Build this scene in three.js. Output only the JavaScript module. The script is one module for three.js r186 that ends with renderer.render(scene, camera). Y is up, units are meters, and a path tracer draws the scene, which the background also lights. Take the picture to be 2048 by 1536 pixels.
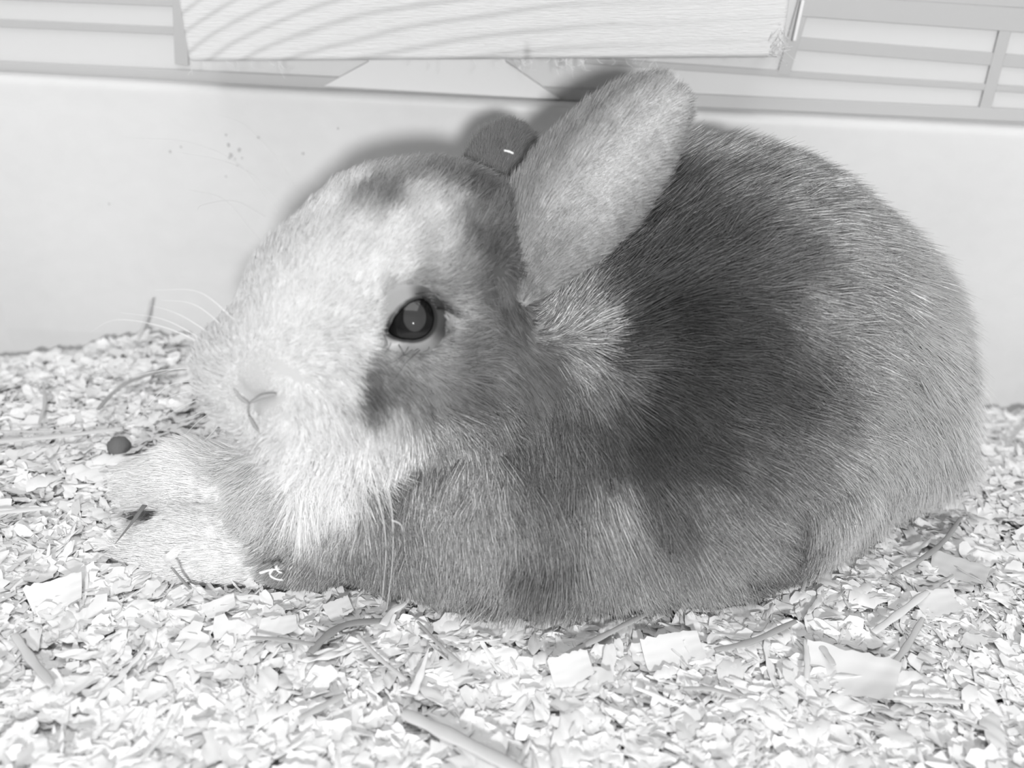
import * as THREE from 'three';
import { mergeGeometries, mergeVertices } from 'three/addons/utils/BufferGeometryUtils.js';
import { RoundedBoxGeometry } from 'three/addons/geometries/RoundedBoxGeometry.js';
import { RectAreaLightUniformsLib } from 'three/addons/lights/RectAreaLightUniformsLib.js';
import { ImprovedNoise } from 'three/addons/math/ImprovedNoise.js';

// ------------------------------------------------------------------ camera, lights, exposure
const scene = new THREE.Scene();
scene.background = new THREE.Color(0.0, 0.0, 0.0);
const W = 2048, H = 1536, CAM_Y = 0.18, PITCH = 30, ROLL = 3.0, HFOV = 56;
const VFOV = 2 * Math.atan(Math.tan(HFOV * Math.PI / 360) * 0.75) * 180 / Math.PI;
const camera = new THREE.PerspectiveCamera(VFOV, W / H, 0.02, 20);
camera.position.set(0, CAM_Y, 0);
camera.rotation.order = 'YXZ';
camera.rotation.set(-PITCH * Math.PI / 180, 0, ROLL * Math.PI / 180);
camera.focus = 0.262;
camera.userData.fStop = 9.5;
camera.updateMatrixWorld(true);
const renderer = new THREE.WebGLRenderer({ antialias: true });
renderer.toneMapping = THREE.LinearToneMapping;
renderer.toneMappingExposure = 1.0;
renderer.shadowMap.enabled = true;
renderer.shadowMap.type = THREE.PCFSoftShadowMap;
RectAreaLightUniformsLib.init();
const FLASH = new THREE.Vector3(0.050, 0.258, 0.41);      // phone flash as an unseen lamp, set back behind the camera for even light
const flash = new THREE.SpotLight(0xffffff, 1.20, 0, 0.5, 0.4, 2);
flash.position.copy(FLASH); flash.target.position.set(0.0, 0.05, -0.27);
flash.castShadow = true; flash.shadow.radius = 1.25; flash.shadow.mapSize.set(2048, 2048);
flash.shadow.camera.near = 0.05; flash.shadow.camera.far = 2;
scene.add(flash, flash.target);
const UNSEEN_LAMP = [-0.08, 0.885, -0.02, 0.7, 0.7];  // unseen ceiling lamp, placed to soften the shade on rabbit and bedding
const unseenRoomLight = new THREE.RectAreaLight(0xffffff, 2.15, UNSEEN_LAMP[3], UNSEEN_LAMP[4]);
unseenRoomLight.position.set(UNSEEN_LAMP[0], UNSEEN_LAMP[1] - 0.012, UNSEEN_LAMP[2]); unseenRoomLight.lookAt(UNSEEN_LAMP[0], 0, UNSEEN_LAMP[2]);
scene.add(unseenRoomLight);

// ------------------------------------------------------------------ helpers
let seed = 12345;
const rnd = () => { seed = (seed + 0x6D2B79F5) | 0; let t = Math.imul(seed ^ (seed >>> 15), 1 | seed); t = (t + Math.imul(t ^ (t >>> 7), 61 | t)) ^ t; return ((t ^ (t >>> 14)) >>> 0) / 4294967296; };
const rr = (a, b) => a + (b - a) * rnd();
const gauss = () => (rnd() + rnd() + rnd() + rnd() - 2) * 0.86;
const V = (x, y, z) => new THREE.Vector3(x, y, z);
const lerp = THREE.MathUtils.lerp, clamp = THREE.MathUtils.clamp, smooth = THREE.MathUtils.smoothstep;
const lin = (t) => { const c = t / 255; return c <= 0.04045 ? c / 12.92 : Math.pow((c + 0.055) / 1.055, 2.4); };
const PER = new ImprovedNoise();
const noise = (x, y, z) => PER.noise(x + 17.3, y + 5.1, z + 9.7);
const F = (W / 2) / Math.tan(HFOV * Math.PI / 360);
const CR = V(1, 0, 0).applyQuaternion(camera.quaternion), CU = V(0, 1, 0).applyQuaternion(camera.quaternion), CF = V(0, 0, -1).applyQuaternion(camera.quaternion);
const ray = (px, py) => V(0, 0, 0).addScaledVector(CF, 1).addScaledVector(CR, (px - W / 2) / F).addScaledVector(CU, -(py - H / 2) / F);
const P = (px, py, zd) => { const d = ray(px, py); return camera.position.clone().addScaledVector(d, zd / -d.z); };   // point at horizontal distance zd
const onFloor = (px, py, y = 0) => { const d = ray(px, py); return camera.position.clone().addScaledVector(d, (y - CAM_Y) / d.y); };
const project = (p) => { const q = p.clone().sub(camera.position), w = q.dot(CF); return [W / 2 + F * q.dot(CR) / w, H / 2 - F * q.dot(CU) / w, w]; };
const used = {};
function numbered(n) { if (!(n in used)) { used[n] = 0; return n; } used[n]++; return n + '_' + String(used[n]).padStart(3, '0'); }
function shade(o) { o.traverse((m) => { if (m.isMesh) { m.castShadow = true; m.receiveShadow = true; } }); return o; }
function top(o, name, label, category, group, kind) {
  o.name = numbered(name); if (label) o.userData.label = label; if (category) o.userData.category = category;
  if (group) o.userData.group = group; if (kind) o.userData.kind = kind;
  scene.add(shade(o)); return o;
}
function part(parent, geo, mat, name, label) { const m = new THREE.Mesh(geo, mat); m.name = name; if (label) m.userData.label = label; parent.add(shade(m)); return m; }
const std = (tone, rough = 0.8, extra = {}) => new THREE.MeshStandardMaterial({ color: new THREE.Color().setRGB(lin(tone), lin(tone), lin(tone)), roughness: rough, metalness: 0, ...extra });
function dataTex(w, h, f, srgb = true) {
  const a = new Uint8Array(w * h * 4);
  for (let y = 0; y < h; y++) for (let x = 0; x < w; x++) { const v = clamp(f(x / w, y / h), 0, 255); const i = (y * w + x) * 4; a[i] = a[i + 1] = a[i + 2] = v; a[i + 3] = 255; }
  const t = new THREE.DataTexture(a, w, h); t.magFilter = THREE.LinearFilter; t.minFilter = THREE.LinearFilter; t.wrapS = t.wrapT = THREE.RepeatWrapping;
  if (srgb) t.colorSpace = THREE.SRGBColorSpace; t.needsUpdate = true; return t;
}
function tube(points, radius, sides = 5, seg = 12, taper = null, flat = 1, up = V(0, 1, 0)) {   // tapering, optionally flattened tube
  const c = new THREE.CatmullRomCurve3(points), pos = [], idx = [];
  for (let i = 0; i <= seg; i++) {
    const t = i / seg, p = c.getPoint(t), tg = c.getTangent(t), b = tg.clone().cross(up).normalize(), n = b.clone().cross(tg).normalize();
    const r = radius * (taper ? taper(t) : 1);
    for (let k = 0; k < sides; k++) { const a = k / sides * Math.PI * 2; pos.push(...p.clone().addScaledVector(b, Math.cos(a) * r).addScaledVector(n, Math.sin(a) * r * flat).toArray()); }
  }
  for (let i = 0; i < seg; i++) for (let k = 0; k < sides; k++) { const a = i * sides + k, b = i * sides + (k + 1) % sides; idx.push(a, b, a + sides, b, b + sides, a + sides); }
  for (let k = 1; k < sides - 1; k++) { idx.push(0, k + 1, k); const o = seg * sides; idx.push(o, o + k, o + k + 1); }
  const g = new THREE.BufferGeometry(); g.setAttribute('position', new THREE.Float32BufferAttribute(pos, 3)); g.setIndex(idx); g.computeVertexNormals(); return g;
}

// ------------------------------------------------------------------ the setting; unseen white walls and ceiling close it to bounce light
const WALL_Z = 0.335, RIM_Y = P(1024, 205, WALL_Z).y;
const white = std(232, 0.6), hutch = std(228, 0.85);
function slab(name, w, h, d, x, y, z, mat, r = 0.002) { const m = new THREE.Mesh(new RoundedBoxGeometry(w, h, d, 2, r), mat); m.position.set(x, y, z); return top(m, name, null, null, null, 'structure'); }
slab('floor', 1.3, 0.02, 1.3, 0, -0.040, 0.06, white);
slab('ceiling', 1.3, 0.02, 1.3, 0, 0.91, 0.06, hutch);
slab('unseen_wall_left', 0.02, 0.96, 1.3, -0.64, 0.44, 0.06, hutch);
slab('unseen_wall_right', 0.02, 0.96, 1.3, 0.64, 0.44, 0.06, hutch);
slab('unseen_wall_front', 1.3, 0.96, 0.02, 0, 0.44, 0.70, hutch);
const BACK_Z = 0.3435;
slab('wall_back', 1.3, 0.96, 0.02, 0, 0.44, -(BACK_Z + 0.01), std(213, 0.75));
// plastic tray wall with a folded lip
{
  const spots = []; for (let i = 0; i < 46; i++) spots.push([0.5 + rr(-0.155, -0.02), rr(0.55, 0.78), rr(0.0004, 0.0011), rr(20, 60)]);
  const pale = dataTex(1024, 512, (u, v) => 219 + 4 * noise(u * 9, v * 5, 1) + 2 * noise(u * 60, v * 40, 3));
  const trayMat = new THREE.MeshPhysicalMaterial({ map: pale, color: 0xffffff, roughness: 0.5 });
  const s = new THREE.Shape(); const t = 0.006;
  s.moveTo(0, -0.030); s.lineTo(0, RIM_Y - 0.0035); s.quadraticCurveTo(0, RIM_Y, -0.003, RIM_Y); s.lineTo(-t, RIM_Y); s.lineTo(-t, -0.030); s.lineTo(0, -0.030);
  const g = new THREE.ExtrudeGeometry(s, { depth: 1.2, bevelEnabled: false, curveSegments: 8 });
  const uv = g.attributes.uv, ps = g.attributes.position; for (let i = 0; i < uv.count; i++) uv.setXY(i, ps.getZ(i) / 0.4, ps.getY(i) / 0.2);
  const m = new THREE.Mesh(g, trayMat); m.rotation.y = -Math.PI / 2; m.position.set(0.6, 0, -WALL_Z); m.rotation.y = -Math.PI / 2;
  top(m, 'trim_1', null, null, null, 'structure'); m.userData.label = 'smooth white plastic side of the tray';
  // dirt specks stuck to the tray wall
  const sp = [];
  for (const [px, py, r] of [[457, 290, 3], [462, 310, 3.5], [478, 300, 3], [470, 318, 2], [452, 270, 2], [340, 303, 2.5], [362, 294, 2], [517, 275, 3], [606, 307, 3], [676, 257, 2], [484, 316, 2], [475, 330, 2], [452, 353, 2], [218, 408, 2], [480, 298, 2], [459, 315, 2.5]]) {
    const c = P(px, py, WALL_Z - 0.0002), g2 = new THREE.SphereGeometry(r / F * 0.37, 7, 5); g2.scale(1, rr(0.7, 1.3), 0.3); g2.translate(c.x, c.y, c.z); sp.push(g2);
  }
  top(new THREE.Mesh(mergeGeometries(sp), std(190, 0.9)), 'dirt_specks', 'tiny grey dirt specks stuck on the white tray wall above the rabbit head', 'dirt', null, 'stuff');
}
// the ledge band just above the tray rim
function strip(a, b, wpx, z, depth) {      // a flat bar on the plane z between two sighted points
  const A = P(a[0], a[1], z), B = P(b[0], b[1], z), d = B.clone().sub(A), L = d.length();
  const w = wpx / F * Math.abs(A.clone().add(B).multiplyScalar(0.5).sub(camera.position).dot(CF));
  const g = new RoundedBoxGeometry(L, w, depth, 2, Math.min(w, depth) * 0.3); g.rotateZ(Math.atan2(d.y, d.x)); const c = A.add(B).multiplyScalar(0.5); g.translate(c.x, c.y, -z); return g;
}
const wireMat = std(186, 0.45), ledgeMat = std(188, 0.7);
{
  const led = new THREE.Mesh(strip([-500, 112], [2600, 257], 26, BACK_Z - 0.0008, 0.0016), ledgeMat);
  top(led, 'trim_2', null, null, null, 'structure'); led.userData.label = 'grey ledge running along behind the tray rim';
  const wg = (name, label, bars) => { const g = new THREE.Group(); bars.forEach(([a, b, w], i) => part(g, strip(a, b, w, BACK_Z - 0.0006 - 0.00013 * i, 0.0011), wireMat, 'wire')); return top(g, name, label, 'cage wire'); };
  wg('wire_panel', 'grey wire bars behind the tray to the left of the wooden beam', [[[-300, 33], [352, 62], 15], [[-300, -20], [352, 6], 14], [[358, -40], [364, 130], 28]]);
  wg('wire_panel', 'blurred grey wire bars right of the wooden beam, one run on under it as its shade', [[[1560, 84], [2400, 152], 25], [[1170, 121], [2400, 203], 13], [[1618, -30], [1566, 150], 26], [[2034, -30], [1968, 222], 24], [[1600, 8], [2400, 66], 46], [[1600, -40], [2400, 10], 52]]);  // the thin bar runs on under the beam to paint its shadow
  const w2 = new THREE.Mesh(strip([1606, 0], [1588, 82], 7, BACK_Z - 0.004, 0.0012), std(235, 0.4));  // lit vertical wire, its brightness put into the pale tone
  top(w2, 'wood_splinter', 'thin pale lit wire standing at right end of the beam', 'splinter');
}
// pine beam
{
  const grain = dataTex(1024, 256, (u, v) => {
    const yy = v - 1.35 * (1 - Math.exp(-u * 3.6)) + 0.03 * noise(u * 7, v * 3, 2);
    const bands = Math.pow(0.5 + 0.5 * Math.sin(yy * 27 + 1.6 * noise(u * 2.3, v * 1.2, 7)), 4);
    const fade = 1 - smooth(u, 0.55, 0.85) * 0.75;
    const fine = noise(u * 26, v * 190, 4) * 6 + noise(u * 90, v * 300, 8) * 4;
    const knot = Math.exp(-Math.pow((u - 0.574) / 0.006, 2)) * smooth(1 - v, 0.72, 0.98) * 45 * (0.7 + 0.5 * noise(u * 10, v * 40, 3));
    return 217 - 20 * bands * fade + fine - knot;
  });
  const bmp = dataTex(512, 256, (u, v) => 128 + 60 * noise(u * 30, v * 150, 4) + 40 * noise(u * 110, v * 110, 6), false);
  const mat = new THREE.MeshStandardMaterial({ map: grain, bumpMap: bmp, bumpScale: 0.0004, roughness: 0.75 });
  const ZB = 0.318;
  const bl = P(376, 124, ZB), br = P(1566, 116, ZB), d = br.clone().sub(bl), L = d.length(), hh = 0.05;
  const g = new RoundedBoxGeometry(L, hh, 0.026, 3, 0.0016); const uv = g.attributes.uv, ps = g.attributes.position;
  for (let i = 0; i < uv.count; i++) uv.setXY(i, ps.getX(i) / L + 0.5, (ps.getY(i) + hh / 2) / 0.024 * 0.9);
  g.translate(L / 2, hh / 2, 0);
  const beam = new THREE.Group(); beam.position.copy(bl); beam.position.z = -ZB - 0.013; beam.rotation.z = Math.atan2(d.y, d.x);
  part(beam, g, mat, 'board');
  const fib = [];
  for (let i = 0; i < 90; i++) {
    const x = i < 34 ? L - Math.abs(gauss()) * 0.004 : i < 60 ? L * rr(0.55, 0.68) : L * rnd(), y = i < 34 ? rr(0, 0.012) : 0.0002, s = rr(0.001, 0.0035), a = rr(-2.6, -0.5);
    const p0 = V(x, y, 0.0125), p1 = p0.clone().add(V(Math.cos(a) * s, Math.sin(a) * s, 0.001)), p2 = p1.clone().add(V(rr(-1, 1) * s, rr(-1, 0.4) * s, rr(0, 0.001)));
    fib.push(tube([p0, p1, p2], 0.00006, 4, 5));
  }
  for (let i = 0; i < 14; i++) { const p0 = V(L - rr(0.001, 0.006), rr(0.001, 0.006), 0.0132), a = rr(-0.4, 1.4), s = rr(0.001, 0.003); fib.push(tube([p0, p0.clone().add(V(Math.cos(a) * s, Math.sin(a) * s, 0.0008)), p0.clone().add(V(Math.cos(a) * s * 1.8, Math.sin(a) * s * 1.5, 0.0003))], 0.0002, 4, 4, (t) => 1 - 0.7 * t)); }
  const f = part(beam, mergeGeometries(fib), std(222, 0.8), 'frayed_fibre', 'frayed pale wood fibres along the edge'); f.userData.kind = 'stuff';
  top(beam, 'wooden_beam', 'pale sawn pine beam with curved grain lying above the tray rim', 'beam');
  // pale bracket below it
  const s = new THREE.Shape(); [[648, 172], [738, 124], [738, 95], [1010, 95], [1010, 124], [1118, 198]].forEach(([x, y], i) => { const p = P(x, y, BACK_Z - 0.003); i ? s.lineTo(p.x, p.y) : s.moveTo(p.x, p.y); });
  const bg = new THREE.ExtrudeGeometry(s, { depth: 0.002, bevelEnabled: true, bevelSize: 0.0002, bevelThickness: 0.0002, bevelSegments: 2 }); bg.translate(0, 0, -BACK_Z + 0.0008);
  top(new THREE.Mesh(bg, std(226, 0.8)), 'wood_bracket', 'pale trapezoid wooden bracket showing under the pine beam', 'bracket');
}
// ceiling lamp, out of view, placed to soften the shade below
{
  const lamp = new THREE.Group();
  part(lamp, new RoundedBoxGeometry(UNSEEN_LAMP[3] + 0.03, 0.012, UNSEEN_LAMP[4] + 0.03, 2, 0.003), hutch, 'lamp_frame');
  const em = new THREE.MeshStandardMaterial({ color: 0x222222, emissive: 0xffffff, emissiveIntensity: 0.4 });
  const gm = new THREE.BoxGeometry(UNSEEN_LAMP[3], 0.002, UNSEEN_LAMP[4]); gm.translate(0, -0.007, 0); part(lamp, gm, em, 'lamp_panel');
  lamp.position.set(UNSEEN_LAMP[0], UNSEEN_LAMP[1] + 0.009, UNSEEN_LAMP[2]); top(lamp, 'unseen_ceiling_lamp', 'unseen flat ceiling lamp placed to soften the shade around the rabbit', 'lamp');
}

{
  const flashLamp = new THREE.Group(), aim = flash.target.position.clone().sub(FLASH).normalize();  // unseen lamp for the phone flash, set back for even light
  const pr = [[0.0, -0.09], [0.017, -0.09], [0.018, -0.087], [0.018, -0.03], [0.029, -0.012], [0.029, -0.0045], [0.0272, -0.0045], [0.0272, -0.009], [0, -0.010]].map(([x, y]) => new THREE.Vector2(x, y));
  part(flashLamp, new THREE.LatheGeometry(pr, 32), std(60, 0.5), 'housing');
  const bulb = new THREE.SphereGeometry(0.026, 24, 12); bulb.scale(1, 0.12, 1);
  part(flashLamp, bulb, new THREE.MeshStandardMaterial({ color: 0x222222, emissive: 0xffffff, emissiveIntensity: 3 }), 'lamp_lens');
  flashLamp.position.copy(FLASH); flashLamp.quaternion.setFromUnitVectors(V(0, 1, 0), aim);
  top(flashLamp, 'unseen_flash_lamp', 'unseen round lamp behind the camera standing for the phone flash', 'lamp');
}
// ------------------------------------------------------------------ bedding surface
const moundPt = onFloor(300, 730);
function floorY(x, z) {   // z is the distance in front of the camera
  let y = -0.012 * smooth(z, 0.265, WALL_Z) + 0.0035 * noise(x * 22, z * 22, 2) + 0.002 * noise(x * 60, z * 60, 5);
  y += 0.014 * Math.exp(-(((x - moundPt.x) / 0.032) ** 2 + ((z - WALL_Z) / 0.04) ** 2));
  return y;
}
{
  const nx = 120, nz = 60, pos = [], idx = [];
  for (let j = 0; j <= nz; j++) for (let i = 0; i <= nx; i++) { const x = lerp(-0.6, 0.6, i / nx), z = lerp(-0.25, WALL_Z - 0.0005, j / nz); pos.push(x, floorY(x, z) - 0.0015, -z); }
  for (let j = 0; j < nz; j++) for (let i = 0; i < nx; i++) { const a = j * (nx + 1) + i; idx.push(a, a + 1, a + nx + 1, a + 1, a + nx + 2, a + nx + 1); }
  const n0 = pos.length / 3; // closed underside and edges
  for (const [x, z] of [[-0.6, -0.25], [0.6, -0.25], [0.6, WALL_Z - 0.0005], [-0.6, WALL_Z - 0.0005]]) pos.push(x, -0.0298, -z);
  idx.push(n0, n0 + 2, n0 + 1, n0, n0 + 3, n0 + 2);
  const g = new THREE.BufferGeometry(); g.setAttribute('position', new THREE.Float32BufferAttribute(pos, 3)); g.setIndex(idx); g.computeVertexNormals();
  top(new THREE.Mesh(g, std(240, 0.95)), 'sawdust_layer', 'fine pale sawdust layer under the loose wood shavings', 'sawdust', null, 'stuff');
}

// ------------------------------------------------------------------ the rabbit: distance field of the body
const prims = [];
// an ellipsoid at a sighted point; radii in metres along image-right (turned by ang), image-up and depth
function ell(px, py, z, rx, ry, rz, ang = 0, yaw = 0) {
  const c = P(px, py, z), a = ang * Math.PI / 180, yw = yaw * Math.PI / 180;
  let X = CR.clone().multiplyScalar(Math.cos(a)).addScaledVector(CU, -Math.sin(a)), Y = CR.clone().multiplyScalar(Math.sin(a)).addScaledVector(CU, Math.cos(a)), Z = CF.clone();
  const X2 = X.clone().multiplyScalar(Math.cos(yw)).addScaledVector(Z, Math.sin(yw)); Z = Z.multiplyScalar(Math.cos(yw)).addScaledVector(X, -Math.sin(yw)); X = X2;
  prims.push({ c, X, Y, Z, r: [rx, ry, rz], k: 0.010 });
}
function cap(a, b, ra, rb, k = 0.006) { prims.push({ a: P(...a), b: P(...b), ra, rb, k }); }
// trunk
ell(1400, 640, 0.268, 0.060, 0.050, 0.056, 8);
ell(1560, 732, 0.268, 0.046, 0.047, 0.050, 20);
ell(1672, 800, 0.264, 0.030, 0.029, 0.038, 30);
ell(1260, 820, 0.240, 0.046, 0.046, 0.040, 0);
ell(1300, 1010, 0.222, 0.052, 0.026, 0.032, -4);
ell(1450, 920, 0.232, 0.040, 0.032, 0.036, 0);
ell(1000, 1010, 0.218, 0.036, 0.026, 0.034, 10);
ell(830, 1020, 0.220, 0.034, 0.022, 0.032, 0);
ell(1130, 700, 0.250, 0.036, 0.040, 0.034, 0);
// haunch and hind foot
ell(1745, 935, 0.246, 0.024, 0.012, 0.020, -26);
ell(1655, 1020, 0.232, 0.012, 0.006, 0.014, -24);
// head
ell(800, 560, 0.226, 0.0285, 0.0270, 0.0270, 10);
ell(900, 520, 0.236, 0.0230, 0.0230, 0.0240, 0);
ell(662, 630, 0.211, 0.0215, 0.0190, 0.0195, 35);
ell(552, 742, 0.200, 0.0160, 0.0145, 0.0160, 35);
ell(466, 748, 0.199, 0.0060, 0.0075, 0.0100, 0);
ell(880, 740, 0.222, 0.0260, 0.0200, 0.0230, 15);
ell(690, 800, 0.203, 0.0200, 0.0150, 0.0170, 20);
ell(580, 820, 0.198, 0.0120, 0.0090, 0.0130, 20);
// neck, chest and arms
ell(700, 930, 0.212, 0.0200, 0.0170, 0.0200, 0);
ell(610, 1000, 0.215, 0.0210, 0.0180, 0.0220, 0);
cap([620, 1105, 0.206], [410, 1098, 0.206], 0.0140, 0.0122);
cap([410, 1098, 0.206], [310, 1112, 0.207], 0.0122, 0.0098);
cap([560, 990, 0.222], [380, 955, 0.222], 0.012, 0.0092);
cap([380, 955, 0.222], [290, 965, 0.224], 0.0092, 0.0072);
const INSET = 0.0006, grooves = [];
function frontAt(px, py) { const d = ray(px, py).normalize(); let t = 0.12; for (let k = 0; k < 80; k++) t += sdf(camera.position.clone().addScaledVector(d, t)) * 0.8; return camera.position.clone().addScaledVector(d, t); }
function primD(q, p) {
  if (q.r) {
    const x = p.x - q.c.x, y = p.y - q.c.y, z = p.z - q.c.z;
    const u = (x * q.X.x + y * q.X.y + z * q.X.z) / q.r[0], v = (x * q.Y.x + y * q.Y.y + z * q.Y.z) / q.r[1], w = (x * q.Z.x + y * q.Z.y + z * q.Z.z) / q.r[2];
    const k0 = Math.sqrt(u * u + v * v + w * w), k1 = Math.sqrt((u / q.r[0]) ** 2 + (v / q.r[1]) ** 2 + (w / q.r[2]) ** 2);
    return k1 < 1e-9 ? -Math.min(...q.r) : k0 * (k0 - 1) / k1;
  }
  const bx = q.b.x - q.a.x, by = q.b.y - q.a.y, bz = q.b.z - q.a.z, px = p.x - q.a.x, py = p.y - q.a.y, pz = p.z - q.a.z;
  const h = clamp((px * bx + py * by + pz * bz) / (bx * bx + by * by + bz * bz), 0, 1);
  return Math.hypot(px - bx * h, py - by * h, pz - bz * h) - lerp(q.ra, q.rb, h);
}
function sdf(p) {
  let d = 1;
  for (const q of prims) { const e = primD(q, p), k = q.k; const h = Math.max(k - Math.abs(d - e), 0) / k; d = Math.min(d, e) - h * h * k * 0.25; }
  d = -Math.min(-d, p.y + 0.002 > -1 ? 1 : 1);
  for (const q of grooves) { const e = -primD(q, p), k = 0.0016, h = Math.max(k - Math.abs(d - e), 0) / k; d = Math.max(d, e) + h * h * k * 0.25; }
  const fl = 0.001 - p.y;                          // rests on the bedding: flattened underneath
  return Math.max(d, fl) + INSET;
}
function surfaceNet(lo, hi, cell) {
  const n = [0, 1, 2].map((i) => Math.ceil((hi.getComponent(i) - lo.getComponent(i)) / cell) + 1), [nx, ny, nz] = n;
  const f = new Float32Array(nx * ny * nz), at = (i, j, k) => (k * ny + j) * nx + i, p = V(0, 0, 0);
  for (let k = 0; k < nz; k++) for (let j = 0; j < ny; j++) for (let i = 0; i < nx; i++) { p.set(lo.x + i * cell, lo.y + j * cell, lo.z + k * cell); f[at(i, j, k)] = sdf(p); }
  const vid = new Int32Array(nx * ny * nz).fill(-1), pos = [], idx = [];
  const E = [[0, 1], [2, 3], [4, 5], [6, 7], [0, 2], [1, 3], [4, 6], [5, 7], [0, 4], [1, 5], [2, 6], [3, 7]];
  for (let k = 0; k < nz - 1; k++) for (let j = 0; j < ny - 1; j++) for (let i = 0; i < nx - 1; i++) {
    const v = []; let neg = 0;
    for (let c = 0; c < 8; c++) { const x = f[at(i + (c & 1), j + ((c >> 1) & 1), k + (c >> 2))]; v.push(x); if (x < 0) neg++; }
    if (!neg || neg === 8) continue;
    let sx = 0, sy = 0, sz = 0, m = 0;
    for (const [a, b] of E) if ((v[a] < 0) !== (v[b] < 0)) { const t = v[a] / (v[a] - v[b]); sx += lerp(a & 1, b & 1, t); sy += lerp((a >> 1) & 1, (b >> 1) & 1, t); sz += lerp(a >> 2, b >> 2, t); m++; }
    vid[at(i, j, k)] = pos.length / 3; pos.push(lo.x + (i + sx / m) * cell, lo.y + (j + sy / m) * cell, lo.z + (k + sz / m) * cell);
  }
  const quad = (a, b, c, d, flip) => { if (a < 0 || b < 0 || c < 0 || d < 0) return; if (flip) idx.push(a, c, b, a, d, c); else idx.push(a, b, c, a, c, d); };
  for (let k = 1; k < nz - 1; k++) for (let j = 1; j < ny - 1; j++) for (let i = 1; i < nx - 1; i++) {
    const s = f[at(i, j, k)] < 0;
    if (s !== f[at(i + 1, j, k)] < 0) quad(vid[at(i, j - 1, k - 1)], vid[at(i, j, k - 1)], vid[at(i, j, k)], vid[at(i, j - 1, k)], !s);
    if (s !== f[at(i, j + 1, k)] < 0) quad(vid[at(i - 1, j, k - 1)], vid[at(i - 1, j, k)], vid[at(i, j, k)], vid[at(i, j, k - 1)], !s);
    if (s !== f[at(i, j, k + 1)] < 0) quad(vid[at(i - 1, j - 1, k)], vid[at(i, j - 1, k)], vid[at(i, j, k)], vid[at(i - 1, j, k)], !s);
  }
  const g = new THREE.BufferGeometry(); g.setAttribute('position', new THREE.Float32BufferAttribute(pos, 3)); g.setIndex(idx); g.computeVertexNormals(); return g;
}
{
  const made = [];
  for (const [a, b, r] of [[[466, 770], [496, 806], 0.0011], [[556, 786], [500, 806], 0.0012], [[497, 806], [498, 832], 0.0008], [[498, 834], [526, 872], 0.0013]]) made.push({ a: frontAt(...a), b: frontAt(...b), ra: r, rb: r });
  grooves.push(...made);
}
const EYE_PX = [826, 640], ER = 0.0086, eyeAxis = ray(...EYE_PX).normalize().negate(), eyeC = frontAt(...EYE_PX).addScaledVector(eyeAxis, -ER * 0.90);
grooves.push({ a: eyeC.clone(), b: eyeC.clone().addScaledVector(eyeAxis, 0.02), ra: 0.0064, rb: 0.0078 });
const lo = V(1, 1, 1), hi = V(-1, -1, -1);
for (const q of prims) { const R = q.r ? Math.max(...q.r) : q.ra; for (const c of q.r ? [q.c] : [q.a, q.b]) { lo.min(c.clone().subScalar(R + 0.008)); hi.max(c.clone().addScalar(R + 0.008)); } }
lo.y = -0.006;
const bodyGeo = surfaceNet(lo, hi, 0.0015);

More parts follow.
